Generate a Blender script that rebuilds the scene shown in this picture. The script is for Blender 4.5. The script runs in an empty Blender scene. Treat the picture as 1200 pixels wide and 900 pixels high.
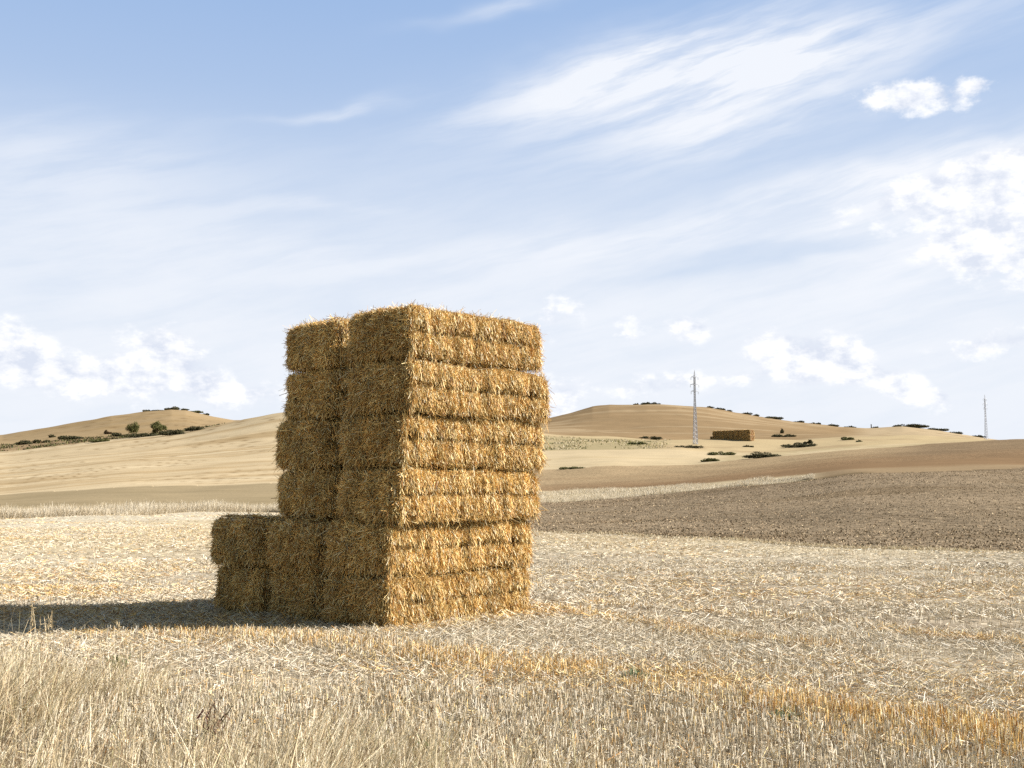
import bpy, math, numpy as np
from mathutils import Vector, Matrix
R = math.radians
rng = np.random.default_rng(7)
scn = bpy.context.scene
C = scn.collection

# ------------------------------------------------------------------ camera, sky, sun, exposure
F = 1350.0                       # focal length in pixels of a 1200 px wide picture
EYE = 1.77
PITCH = math.atan(127.0 / F)
cam = bpy.data.cameras.new('camera'); camo = bpy.data.objects.new('camera', cam); C.objects.link(camo)
cam.sensor_width = 36.0; cam.lens = F / 1200 * 36; cam.clip_start = 0.1; cam.clip_end = 20000
camo.location = (0, 0, EYE); camo.rotation_euler = (math.pi / 2 + PITCH, 0, 0)
scn.camera = camo
scn.view_settings.view_transform = 'Standard'; scn.view_settings.look = 'None'
scn.view_settings.gamma = 1.0; scn.view_settings.use_curve_mapping = False
scn.view_settings.exposure = 1.0
scn.cycles.max_bounces = 6; scn.cycles.diffuse_bounces = 1; scn.cycles.transparent_max_bounces = 4
scn.cycles.use_denoising = False

SUN_EL, SUN_AZ = R(33), math.atan2(1.0, 0.06)        # azimuth measured from +Y towards +X
sun = bpy.data.lights.new('sun', 'SUN'); suno = bpy.data.objects.new('sun', sun); C.objects.link(suno)
sun.energy = 5.0; sun.angle = R(0.53); sun.color = (1.0, 0.955, 0.88)
sd = Vector((math.cos(SUN_EL) * math.sin(SUN_AZ), math.cos(SUN_EL) * math.cos(SUN_AZ), math.sin(SUN_EL)))
suno.rotation_euler = sd.to_track_quat('Z', 'Y').to_euler(); suno.location = (40, 2, 30)

def pix_dir(px, py):
    """direction of a picture point, as (x, y, z)"""
    X = (px - 600) / F; t = (450 - py) / F
    return np.array([X, math.cos(PITCH) - t * math.sin(PITCH), math.sin(PITCH) + t * math.cos(PITCH)])

class N:
    """tiny expression wrapper round Math nodes"""
    def __init__(s, nt, sock): s.nt, s.s = nt, sock
    def _m(s, op, *a, clamp=False):
        n = s.nt.nodes.new('ShaderNodeMath'); n.operation = op; n.use_clamp = clamp
        for i, v in enumerate((s,) + a):
            if isinstance(v, N): s.nt.links.new(v.s, n.inputs[i])
            else: n.inputs[i].default_value = v
        return N(s.nt, n.outputs[0])
    def __add__(s, o): return s._m('ADD', o)
    __radd__ = __add__
    def __sub__(s, o): return s._m('SUBTRACT', o)
    def __rsub__(s, o): return s._m('MULTIPLY', -1.0)._m('ADD', o)
    def __mul__(s, o): return s._m('MULTIPLY', o)
    __rmul__ = __mul__
    def __truediv__(s, o): return s._m('DIVIDE', o)
    def max(s, o): return s._m('MAXIMUM', o)
    def min(s, o): return s._m('MINIMUM', o)
    def clamp(s): return s._m('ADD', 0.0, clamp=True)
    def exp(s): return s._m('EXPONENT')
    def pow(s, o): return s._m('POWER', o)
    def smooth(s, a, b):
        n = s.nt.nodes.new('ShaderNodeMapRange'); n.interpolation_type = 'SMOOTHSTEP'
        s.nt.links.new(s.s, n.inputs[0]); n.inputs[1].default_value = a; n.inputs[2].default_value = b
        return N(s.nt, n.outputs[0])
def xyz(nt, a, b, c=0.0):
    n = nt.nodes.new('ShaderNodeCombineXYZ')
    for i, v in enumerate((a, b, c)):
        if isinstance(v, N): nt.links.new(v.s, n.inputs[i])
        else: n.inputs[i].default_value = v
    return n.outputs[0]
def noise(nt, vec, scale, detail=5.0, rough=0.55, dist=0.0):
    n = nt.nodes.new('ShaderNodeTexNoise'); n.inputs['Scale'].default_value = scale
    n.inputs['Detail'].default_value = detail; n.inputs['Roughness'].default_value = rough
    n.inputs['Distortion'].default_value = dist
    nt.links.new(vec, n.inputs['Vector']); return N(nt, n.outputs['Fac'])
def mixc(nt, f, a, b):
    n = nt.nodes.new('ShaderNodeMix'); n.data_type = 'RGBA'
    for i, v in ((0, f), (6, a), (7, b)):
        if isinstance(v, N): nt.links.new(v.s, n.inputs[i])
        elif isinstance(v, bpy.types.NodeSocket): nt.links.new(v, n.inputs[i])
        elif i == 0: n.inputs[i].default_value = v
        else: n.inputs[i].default_value = (*v, 1)
    return n.outputs[2]

SKY_S = 0.055
def sc_(*c): return tuple(v * 0.075 / SKY_S for v in c)
# sky: Nishita air with a procedural cloud layer, all by direction
w = bpy.data.worlds.new('World'); scn.world = w; w.use_nodes = True
nt = w.node_tree; nt.nodes.clear()
sky = nt.nodes.new('ShaderNodeTexSky'); sky.sky_type = 'NISHITA'; sky.sun_disc = False
sky.sun_elevation = SUN_EL; sky.sun_rotation = SUN_AZ; sky.altitude = 800
sky.air_density = 1.0; sky.dust_density = 0.6; sky.ozone_density = 1.5
bg = nt.nodes.new('ShaderNodeBackground'); out = nt.nodes.new('ShaderNodeOutputWorld')
nt.links.new(bg.outputs[0], out.inputs[0]); bg.inputs[1].default_value = SKY_S
tc = nt.nodes.new('ShaderNodeTexCoord'); sep = nt.nodes.new('ShaderNodeSeparateXYZ')
nt.links.new(tc.outputs['Generated'], sep.inputs[0])
dx, dy, dz = (N(nt, sep.outputs[i]) for i in range(3))
U = dx._m('ARCTAN2', dy) * 57.2958                 # azimuth, degrees
V = dz._m('ARCSINE') * 57.2958                     # elevation, degrees
def deg(px, py):
    d = pix_dir(px, py); d = d / np.linalg.norm(d)
    return math.degrees(math.atan2(d[0], d[1])), math.degrees(math.asin(d[2]))
PD = 1350 * math.pi / 180                          # pixels per degree
wn = noise(nt, xyz(nt, U * 0.12, V * 0.25), 1.0, 3.0)
wn2 = noise(nt, xyz(nt, U * 0.12 + 31.0, V * 0.25), 1.0, 3.0)
Uw = U + (wn - 0.5) * 6.0; Vw = V + (wn2 - 0.5) * 2.6
def blob(px, py, sx, sy, ang, amp, u=None, v=None):
    u = u or Uw; v = v or Vw
    cu, cv = deg(px, py); c, s = math.cos(R(ang)), math.sin(R(ang))
    if u is not Uw: sx *= 1.25; sy *= 1.3
    a = (u - cu) * (c * PD / sx) + (v - cv) * (s * PD / sx)
    b = (u - cu) * (-s * PD / sy) + (v - cv) * (c * PD / sy)
    return ((a * a + b * b) * -1.0).exp() * amp
def total(L, **k):
    t = None
    for b in L:
        g = blob(*b, **k); t = g if t is None else t + g
    return t
# cirrus
veil = total([(900, 75, 230, 40, 8, 0.75), (700, 85, 190, 22, 16, 0.5), (860, 150, 130, 30, 10, 0.42), (590, 10, 90, 10, 12, 0.35),
              (385, 130, 80, 7, 12, 0.40), (130, 270, 260, 75, -4, 0.40), (60, 180, 160, 34, 3, 0.25), (960, 235, 260, 24, 12, 0.55),
              (640, 290, 330, 28, 6, 0.45), (380, 240, 100, 9, 4, 0.22), (1120, 215, 160, 50, 4, 0.35), (1000, 345, 260, 30, 6, 0.45),
              (620, 330, 120, 30, 10, 0.18), (800, 125, 240, 60, 10, 0.40), (1150, 270, 160, 70, 0, 0.9), (680, 400, 90, 60, 0, .35), (950, 430, 200, 40, 0, .5), (160, 440, 200, 30, 0, .35), (840, 60, 150, 40, 8, .35)])
gap = total([(860, 316, 160, 8, 7, 0.55), (900, 296, 110, 8, 5, 0.3), (1080, 262, 60, 10, 4, 0.25)])
a15, b15 = math.cos(R(13)), math.sin(R(13))
cu_ = U * a15 + V * b15; cv_ = V * a15 - U * b15
streak = noise(nt, xyz(nt, (cu_ + (wn - 0.5) * 3) * 0.10, (cv_ + (wn2 - 0.5) * 1.2) * 0.75), 1.0, 8.0, 0.60)
soft = noise(nt, xyz(nt, U * 0.16 + 9, V * 0.35), 1.0, 6.0, 0.6)
low = (V * -1.0 + 20.0).smooth(0.0, 15.0)           # general whitening towards the horizon
cirrus = ((veil - gap * 0.75) * (streak.smooth(0.30, 0.66) * 0.95 + 0.30) - gap * 0.3).clamp().min(0.95)
front = dy.smooth(0.1, 0.75)                        # bright haze put only in front; sky behind left dim to deepen shade
hazef = (low * (soft.smooth(0.25, 0.7) * 0.26 + streak.smooth(0.3, 0.65) * 0.24 + 0.56) - gap * low * 0.6).clamp().min(0.93) * front
# cumulus
cum = total([(1072, 112, 46, 15, -6, 1.0), (1143, 98, 14, 8, 0, 0.6), (1130, 225, 95, 22, 8, 0.95), (1190, 290, 60, 34, 0, 0.9), (1130, 285, 34, 16, 10, 0.7),
             (1215, 190, 60, 16, 0, 0.8),
             (20, 405, 30, 22, -30, 0.85), (50, 440, 60, 18, -12, 0.8), (140, 440, 48, 18, -8, 0.85), (190, 405, 32, 20, -12, 0.85), (230, 445, 60, 16, -20, 0.6),
             (300, 460, 60, 12, 0, 0.5), (655, 370, 28, 36, 0, 0.50), (735, 385, 16, 28, 0, 0.45), (808, 386, 26, 13, -8, 0.85), (900, 405, 26, 18, 0, 0.6),
             (950, 420, 36, 20, 0, 0.95), (1000, 415, 14, 16, 0, 0.7), (1040, 450, 52, 14, -20, 0.8), (1080, 455, 30, 10, -30, 0.6), (1165, 405, 60, 12, 8, 0.7),
             (870, 445, 60, 10, 0, 0.5), (760, 455, 50, 12, 0, 0.5), (655, 470, 22, 22, 0, 0.8)],
            u=U + (wn2 - 0.5) * 1.2, v=V + (wn - 0.5) * 0.7)
cn = noise(nt, xyz(nt, U * 0.6, V * 0.95), 1.0, 9.0, 0.62)
cn_s = noise(nt, xyz(nt, (U + 0.7) * 0.6, (V + 0.6) * 0.95), 1.0, 9.0, 0.62)
dens = cum + (cn - 0.5) * 1.75 - 0.30
cmask = dens.smooth(-0.06, 0.46) * cum.smooth(0.05, 0.3)
relief = (0.60 + (cn - cn_s) * 3.8).clamp()
skyc = nt.nodes.new('ShaderNodeMix'); skyc.data_type = 'RGBA'; skyc.blend_type = 'MULTIPLY'; skyc.inputs[0].default_value = 1
nt.links.new(sky.outputs[0], skyc.inputs[6]); skyc.inputs[7].default_value = (1.28, 1.03, .72, 1)
SKY_TINT = skyc
zen = V.smooth(6.0, 30.0)
thin = mixc(nt, zen, sc_(4.5, 5.25, 6.5), sc_(2.15, 3.4, 5.75))
c0 = mixc(nt, front * 0.85, skyc.outputs[2], thin)
c0 = mixc(nt, hazef, c0, sc_(5.85, 6.1, 6.55))
c1 = mixc(nt, cirrus * front, c0, sc_(6.1, 6.3, 6.7))
cumcol = mixc(nt, relief, sc_(4.9, 5.25, 6.05), sc_(7.2, 7.2, 7.25))
c2 = mixc(nt, cmask * 0.88, c1, cumcol)
nt.links.new(c2, bg.inputs[0])

# ------------------------------------------------------------------ helpers
def _h(ix, iy, iz, seed):
    n = (ix * 374761393 + iy * 668265263 + iz * 2147483647 + seed * 974634777) & 0xffffffff
    n = ((n ^ (n >> 13)) * 1274126177) & 0xffffffff
    return ((n ^ (n >> 16)) & 0xffff) / 65535.0
def vnoise(x, y, z=0.0, seed=0):
    x, y, z = np.broadcast_arrays(np.asarray(x, float), np.asarray(y, float), np.asarray(z, float))
    ix, iy, iz = (np.floor(v).astype(np.int64) for v in (x, y, z))
    fx, fy, fz = x - ix, y - iy, z - iz
    fx, fy, fz = (f * f * (3 - 2 * f) for f in (fx, fy, fz))
    r = 0
    for a in (0, 1):
        for b in (0, 1):
            for c in (0, 1):
                r = r + _h(ix + a, iy + b, iz + c, seed) * (fx if a else 1 - fx) * (fy if b else 1 - fy) * (fz if c else 1 - fz)
    return r * 2 - 1
def fbm(x, y, z=0.0, seed=0, oct=4):
    t, a, f = 0, 1.0, 1.0
    for o in range(oct):
        t = t + a * vnoise(np.asarray(x) * f, np.asarray(y) * f, np.asarray(z) * f, seed + o * 17); a *= .5; f *= 2.03
    return t / 1.6
def lin(r, g, b, k=1.0):
    f = lambda c: ((c / 255 + .055) / 1.055) ** 2.4 if c > 10 else c / 255 / 12.92
    return np.array([f(r), f(g), f(b)]) * k
def sstep(a, b, x): t = np.clip((x - a) / (b - a), 0, 1); return t * t * (3 - 2 * t)

def mesh_np(name, co, faces, mat, col=None, smooth=False, attrs=None):
    me = bpy.data.meshes.new(name); nf, k = faces.shape
    me.vertices.add(len(co)); me.vertices.foreach_set('co', co.astype(np.float32).ravel())
    me.loops.add(nf * k); me.loops.foreach_set('vertex_index', faces.astype(np.int32).ravel())
    me.polygons.add(nf); me.polygons.foreach_set('loop_start', np.arange(0, nf * k, k, dtype=np.int32))
    me.update(calc_edges=True)
    me.polygons.foreach_set('use_smooth', np.full(nf, smooth))
    if col is not None:
        a = me.color_attributes.new('col', 'FLOAT_COLOR', 'POINT')
        a.data.foreach_set('color', np.concatenate([col, np.ones((len(col), 1))], 1).astype(np.float32).ravel())
    for n_, v in (attrs or {}).items():
        a = me.attributes.new(n_, 'FLOAT', 'POINT'); a.data.foreach_set('value', v.astype(np.float32))
    me.materials.append(mat); return me
def link(name, me, parent=None, **props):
    o = bpy.data.objects.new(name, me); C.objects.link(o)
    if parent: o.parent = parent
    for k, v in props.items(): o[k] = v
    return o
def empty(name, loc, label, cat, group=None, rz=0.0):
    o = bpy.data.objects.new(name, None); C.objects.link(o); o.location = loc; o.rotation_euler = (0, 0, rz)
    o.empty_display_size = .2; o['label'] = label; o['category'] = cat
    if group: o['group'] = group
    return o

def blades(root, dirv, length, width, col, bend=None, segs=1, taper=1.0, seed=1):
    """thin flat stalks as one vertex soup: root (n,3), dirv (n,3) unit, length/width (n,), col (n,3)"""
    g = np.random.default_rng(seed); n = len(root)
    r = g.normal(size=(n, 3)); s = np.cross(dirv, r); s /= np.linalg.norm(s, axis=1, keepdims=True) + 1e-9
    if bend is None: bend = np.zeros((n, 3))
    rows = []
    for i in range(segs + 1):
        t = i / segs
        c = root + dirv * (length * t)[:, None] + bend * (length * t * t)[:, None]
        wdt = (width * .5 * (1 - (1 - taper) * t))[:, None]
        rows += [c - s * wdt, c + s * wdt]
    k = 2 * (segs + 1)
    co = np.stack(rows, 1).reshape(-1, 3)
    base = (np.arange(n) * k)[:, None]
    fs = np.concatenate([base + np.array([[2 * i, 2 * i + 1, 2 * i + 3, 2 * i + 2]]) for i in range(segs)], 0)
    return co, fs, np.repeat(col, k, 0)
def join(parts):
    co, fs, cl, o = [], [], [], 0
    for c, f, k in parts: co.append(c); fs.append(f + o); cl.append(k); o += len(c)
    return np.concatenate(co), np.concatenate(fs), np.concatenate(cl)

def attr_mat(name, rough=0.8, spec=0.2, vary=0.0, trans=0.0):
    m = bpy.data.materials.new(name); m.use_nodes = True; t = m.node_tree
    b = t.nodes['Principled BSDF']; b.inputs['Roughness'].default_value = rough
    b.inputs['Specular IOR Level'].default_value = spec
    a = t.nodes.new('ShaderNodeAttribute'); a.attribute_name = 'col'
    g = t.nodes.new('ShaderNodeNewGeometry')
    nz = noise(t, g.outputs['Position'], 60.0, 3.0)
    mx = t.nodes.new('ShaderNodeMix'); mx.data_type = 'RGBA'; mx.blend_type = 'MULTIPLY'; mx.inputs[0].default_value = 1
    t.links.new(a.outputs['Color'], mx.inputs[6]); v = nz * 0.5 + 0.75
    if vary:
        oi = t.nodes.new('ShaderNodeObjectInfo'); v = v * (N(t, oi.outputs['Random']) * vary + (1 - vary * .6))
    t.links.new(xyz(t, v, v, v), mx.inputs[7]); t.links.new(mx.outputs[2], b.inputs['Base Color'])
    if trans > 0:
        tr = t.nodes.new('ShaderNodeBsdfTranslucent'); ms = t.nodes.new('ShaderNodeMixShader'); ms.inputs[0].default_value = trans
        t.links.new(mx.outputs[2], tr.inputs[0]); t.links.new(b.outputs[0], ms.inputs[1]); t.links.new(tr.outputs[0], ms.inputs[2])
        t.links.new(ms.outputs[0], t.nodes['Material Output'].inputs[0])
    return m
M_STRAW = attr_mat('straw', .55, .35, trans=0.05)
M_BALE = attr_mat('bale_straw', .55, .35, vary=.2, trans=0.03)
M_GRASS = attr_mat('dry_grass', .7, .2, trans=0.2)
M_LEAF = attr_mat('leaves', .7, .2, trans=0.15)
M_BARK = attr_mat('bark', .9, .1)

# ------------------------------------------------------------------ terrain
def slope_of(ypx):
    t = (450 - ypx) / F
    return (math.sin(PITCH) + t * math.cos(PITCH)) / (math.cos(PITCH) - t * math.sin(PITCH))
PXA = [-300, 0, 113, 212, 272, 331, 400, 500, 636, 720, 795, 832, 917, 1000, 1075, 1150, 1200, 1500]
# distance knots and the picture height of the terrain there; None = level ground
EDGE = [(612,), (607,), (605,), (602,), (601,), (600,), (603,), (612,), (623,), (626,), (628.5,), (630,), (635.5,), (640.5,), (643.5,), (646,), (647.5,), (655,)]
y1 = np.array([e[0] for e in EDGE], float)
d1 = -EYE / slope_of(y1)
K = [(None, np.full(18, 5.0), None), (None, d1, None),
     # strip / ploughed field top
     (np.array([584, 580, 572, 569, 567.5, 566, 568, 578, 590, 584, 577, 573, 565, 554, 551.5, 550, 550, 548.]), np.array([170.] * 8 + [160, 160, 155, 152, 150, 145, 140, 140, 140, 140]), 1),
     (np.array([562, 560, 550, 544, 541, 538, 538, 545, 552, 546, 545, 542, 534.5, 526, 521.5, 516.5, 513.5, 510.]), np.array([235.] * 8 + [240, 245, 250, 255, 260, 265, 270, 270, 270, 270.]), 1),
     (np.array([547, 543, 532, 524, 518, 512, 510, 520, 527, 527, 527, 530, 530, 522, 519, 516.5, 517, 515.]), np.full(18, 330.), 1),
     (np.array([537, 531, 518, 508, 495, 484, 480, 492, 510, 513, 514, 514, 514, 512, 510.5, 516, 521, 520.]), np.full(18, 430.), 1),
     (np.array([525, 521, 511.5, 505, 500, 498, 498, 500, 503, 501, 500, 500, 505, 509, 509, 517, 524, 524.]), np.full(18, 530.), 1),
     (None, None, 2)]
sk_x = [-300, 0, 85, 127, 167, 198, 215, 244, 272, 331, 500, 636, 670, 695, 715, 760, 795, 832, 870, 895, 917, 932, 985, 1020, 1042, 1060, 1100, 1125, 1152, 1200, 1500]
sk_y = [530, 513, 498, 489, 484, 481.5, 483, 489.5, 495, 493, 498, 496, 487.5, 480, 477.5, 476.5, 477.5, 480.5, 487, 491, 495, 498, 504.5, 505.5, 504, 502.5, 506.5, 510.5, 515, 522, 530]
GXP = np.arange(-300, 1501, 4.0); _k = np.exp(-(np.arange(-15, 16) * 4 / 22.0) ** 2); _k /= _k.sum()
def smooth_tab(v): return np.convolve(np.pad(np.interp(GXP, PXA, v), 15, mode='edge'), _k, mode='valid')
K = [(None if a_ is None else smooth_tab(a_), None if b_ is None else smooth_tab(b_), c_) for a_, b_, c_ in K]
def knots(px):
    D, Z = [], []
    for yy, dd, kind in K[:-1]:
        d = np.interp(px, GXP, dd); D.append(d)
        Z.append(np.zeros_like(px) if yy is None else EYE + slope_of(np.interp(px, GXP, yy)) * d)
    ys = np.interp(px, sk_x, sk_y)
    D.append(np.full_like(px, 750.)); Z.append(EYE + slope_of(ys) * 750.)
    D.append(np.full_like(px, 950.)); Z.append(Z[-1] * .72)
    D.append(np.full_like(px, 1600.)); Z.append(Z[-1] * .35)
    D.append(np.full_like(px, 9000.)); Z.append(np.zeros_like(px))
    return np.array(D), np.array(Z)
PADS = []
def terrain(x, y, detail=True):
    """height and strip parameter s at world x, y"""
    x = np.atleast_1d(np.asarray(x, float)); y = np.atleast_1d(np.asarray(y, float))
    th = np.arctan2(x, y); r = np.hypot(x, y)
    thc = np.clip(th, R(-36), R(36))
    px = 600 + F * np.tan(thc) / math.cos(PITCH)
    D, Z = knots(px); cs = np.cos(thc); dep = r * cs
    h = np.diff(D, axis=0); m = np.diff(Z, axis=0) / h
    s_ = np.zeros_like(D); s_[0] = 0; s_[-1] = 0
    for k in range(1, len(D) - 1):
        ok = m[k - 1] * m[k] > 0
        s_[k] = np.where(ok, 2 * m[k - 1] * m[k] / np.where(ok, m[k - 1] + m[k], 1), 0)
    z = np.zeros_like(dep); s = np.zeros_like(dep)
    for k in range(len(D) - 1):
        t = (dep - D[k]) / h[k]; use = (t >= 0) & (t < 1); t = np.clip(t, 0, 1)
        v = (Z[k] * (1 + 2 * t) * (1 - t) ** 2 + s_[k] * h[k] * t * (1 - t) ** 2 + Z[k + 1] * t * t * (3 - 2 * t) - s_[k + 1] * h[k] * t * t * (1 - t))
        z = np.where(use, v, z); s = np.where(use, k + t, s)
    z = z * (1 - sstep(R(45), R(90), np.abs(th)))
    if detail:
        z = z + fbm(x / 9, y / 9, 0, 3, 2) * np.clip(r / 300, .02, .25) + fbm(x / 45, y / 45, 0, 5, 3) * np.clip((r - 100) / 500, 0, 1) * 1.2
        z = z + fbm(x / .9, y / .9, 0, 8, 3) * .022 * (1 - sstep(50, 120, r))
    for cx, cy, cz, r0, r1 in PADS:
        w_ = 1 - sstep(r0, r1, np.hypot(x - cx, y - cy)); z = z * (1 - w_) + cz * w_
    return z, s, px
def gz(x, y): return terrain(x, y)[0]
def ground_at(px, py, dmax=900.):
    d = pix_dir(px, py); d = d / d[1]
    t = np.geomspace(4, dmax, 1500)
    z = gz(d[0] * t, t); below = np.nonzero(EYE + d[2] * t <= z)[0]
    tt = t[below[0]] if len(below) else 750.
    return np.array([d[0] * tt, tt, gz(d[0] * tt, tt)[0]])

q_ = ground_at(862, 517); PADS.append((q_[0], q_[1] + 6, q_[2] + .2, 15, 45))
def band_mask(x, y, pts, wd):
    d = np.full(len(x), 1e9)
    for a, b in zip(pts[:-1], pts[1:]):
        ab = b - a; t_ = np.clip(((x - a[0]) * ab[0] + (y - a[1]) * ab[1]) / (ab @ ab), 0, 1)
        d = np.minimum(d, np.hypot(x - a[0] - ab[0] * t_, y - a[1] - ab[1] * t_))
    return np.exp(-(d / wd) ** 2)
def line(L): return [ground_at(*p)[:2] for p in L]
RUTS = [line([(540, 808), (680, 826), (800, 846), (930, 882)]), line([(860, 702), (1040, 728), (1260, 750)]), line([(830, 645), (1000, 668), (1260, 702)]), line([(640, 735), (800, 765), (960, 800), (1240, 845)])]
def rut_of(x, y):
    r_ = 0
    for q in RUTS: r_ = r_ + band_mask(x, y, q, .22)
    return np.clip(r_ * np.clip(.7 + fbm(x / 1.5, y / 1.5, 0, 404, 3) * 1.6, 0, 1), 0, 1)
# colours of the fields (base colours)
KA = 0.60
P = {'near': lin(230, 217, 192, KA), 'soil': lin(186, 172, 152, KA), 'olive': lin(182, 163, 130, KA), 'white': lin(220, 208, 188, KA), 'hillB': lin(226, 203, 165, KA), 'hillBd': lin(196, 168, 126, KA),
     'hillA': lin(188, 163, 126, KA), 'plough': lin(160, 142, 118, KA), 'ploughU': lin(166, 146, 121, KA), 'strip': lin(222, 204, 168, KA),
     'brown': lin(158, 130, 100, KA), 'brownU': lin(188, 164, 130, KA), 'pale3': lin(224, 203, 166, KA), 'scrub': lin(188, 172, 134, KA),
     'flat': lin(212, 190, 150, KA), 'hillC': lin(172, 146, 112, KA), 'hillD': lin(206, 184, 150, KA)}
def lay(col, c, wgt): return col * (1 - wgt[:, None]) + c[None] * wgt[:, None]
def ground_colour(x, y, s, px):
    r = np.hypot(x, y)
    n1 = fbm(x / 14, y / 14, 0, 21, 4); n2 = fbm(x / 60, y / 60, 0, 31, 4); n3 = fbm(x / 3, y / 3, 0, 41, 3)
    st = fbm(x / 70 + 3, r / 6, 0, 51, 4)                                    # long streaks across the slopes
    sw = s + n1 * .035 + n3 * .015 * (r > 25)
    left = 1 - sstep(420, 520, px)
    col = np.tile(P['near'], (len(x), 1))
    col = lay(col, P['soil'], np.clip(.45 + n3 * .6 + n1 * .4, 0, 1) * (1 - sstep(25, 60, r)))
    col = lay(col, lin(232, 208, 158, KA), sstep(.0, .5, n2 + st * .6) * .6 * sstep(20, 50, r))
    col = lay(col, lin(190, 170, 142, KA), sstep(.15, .55, st) * .45)
    col = lay(col, lin(146, 130, 110, KA), rut_of(x, y) * (r < 60) * .9)
    thatch = (1 - sstep(8.2, 11.0, y + (x + 4.6) * .6 + n3 * .8)) * (1 - sstep(-1.6, .6, x)) * (y > 2)
    col = lay(col, lin(128, 108, 80, KA), thatch * .85)
    # 1..2
    olive = lay(np.tile(P['olive'], (len(x), 1)), lin(160, 143, 110, KA), sstep(-.2, .5, n1) * .4)
    plough = lay(np.tile(P['plough'], (len(x), 1)), P['ploughU'], np.clip((sw - 1.3) * 1.1 + st * .5, 0, 1))
    plough = lay(plough, lin(132, 113, 88, KA), sstep(0, .5, n1 + st * .8) * .55)
    c12 = olive * left[:, None] + plough * (1 - left)[:, None]
    k = sstep(.995, 1.004, sw) if True else 0
    col = col * (1 - k)[:, None] + c12 * k[:, None]
    # above 2
    k2 = sstep(1.99, 2.01, sw); 
    hb = lay(np.tile(P['hillB'], (len(x), 1)), P['hillBd'], sstep(.05, .5, st + n2 * .4) * .75)
    hb = lay(hb, lin(238, 218, 182, KA), sstep(.0, .5, -st) * .5)
    br = lay(np.tile(P['brown'], (len(x), 1)), P['brownU'], sstep(2.35, 2.75, sw + st * .15))
    br = lay(br, P['strip'], (1 - sstep(2.36, 2.44, sw + np.clip(px - 640, 0, 320) / 320 * .30)) * (1 - .75 * sstep(930, 975, px)))
    br = lay(br, lin(154, 132, 106, KA), sstep(990, 1110, px) * sstep(2.2, 2.6, sw) * .85)
    c23 = hb * left[:, None] + br * (1 - left)[:, None]
    col = col * (1 - k2)[:, None] + c23 * k2[:, None]
    # long thin furrows left by the drill on the left slope
    q_ = s * 11 + px * .011 + fbm(x / 40, y / 40, 0, 66, 3) * 1.6; fr_ = np.abs(q_ - np.round(q_))
    col = lay(col, lin(150, 122, 84, KA), np.exp(-(fr_ / .07) ** 2) * left * (s > 2.05) * (s < 4.9) * np.clip(n1 * 1.6 + .25, 0, .75))
    # right: 3..5
    rt = (1 - left)
    k3 = sstep(2.985, 3.01, sw) * rt
    p3 = lay(np.tile(P['pale3'], (len(x), 1)), P['flat'], sstep(0, .5, st) * .5)
    p3 = lay(p3, lin(196, 178, 138, KA), sstep(835, 860, px) * sstep(-.3, .3, n3 + n1) * .7)
    p3 = lay(p3, P['ploughU'], sstep(1140, 1170, px))
    col = col * (1 - k3)[:, None] + p3 * k3[:, None]
    k4 = sstep(3.985, 4.02, sw) * rt
    sc = (1 - sstep(760, 800, px + n1 * 20)) * (1 - sstep(4.75, 4.9, sw))
    p4 = lay(np.tile(P['flat'], (len(x), 1)), P['scrub'], sc * np.clip(.75 + n3 * .5 + n1 * .5, 0, 1))
    p4 = lay(p4, P['brownU'], (1 - sc) * sstep(.1, .5, n1 + st) * .6)
    col = col * (1 - k4)[:, None] + p4 * k4[:, None]
    # far hills
    k5 = sstep(4.97, 5.02, sw + (st * .02))
    ha = lay(np.tile(P['hillA'], (len(x), 1)), lin(186, 158, 116, KA), sstep(0, .5, st + n2) * .6)
    hc = lay(np.tile(P['hillC'], (len(x), 1)), P['hillD'], sstep(0, .5, st * 1.2 + n2 * .5) * .55)
    hc = lay(hc, P['hillD'], sstep(990, 1030, px) * .9)
    c5 = ha * left[:, None] + hc * rt[:, None]
    col = col * (1 - k5)[:, None] + c5 * k5[:, None]
    q_ = s * 9 + px * .004 + fbm(x / 60, y / 60, 0, 67, 3) * 1.2; fr_ = np.abs(q_ - np.round(q_))
    col = lay(col, lin(140, 114, 82, KA), np.exp(-(fr_ / .05) ** 2) * (s > 5.1) * (s < 7.2) * np.clip(n2 * 1.2 + .30, 0, .55))
    scr = left * (sstep(5.02, 5.06, sw) * (1 - sstep(5.85, 5.98, sw))) * (1 - sstep(225, 262, px)) * np.clip(.6 + n3 * .8, 0, 1)
    col = lay(col, lin(168, 142, 112, KA), scr * .8)
    # sharper dark baulks on field edges
    for e, a0, a1, amt in ((2.0, 560, 1000, .5), (5.0, 620, 1010, .45)):
        wgt = np.exp(-((s - e + n3 * .006) / .014) ** 2) * sstep(a0, a0 + 30, px) * (1 - sstep(a1, a1 + 40, px)) * amt * np.clip(.6 + n1, 0, 1)
        col = lay(col, lin(88, 76, 50, KA), wgt)
    plw = ((sw > 1.0) & (sw < 2.0)) * (1 - left) + (sw > 2.3) * (sw < 3.0) * rt * .6
    fur = ((sw > 2.0) & (sw < 5.0)) * left + (sw > 5.0) * .8 + (sw > 3) * (sw < 4) * rt * .5
    return np.clip(col, .01, .9), plw, fur

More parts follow.
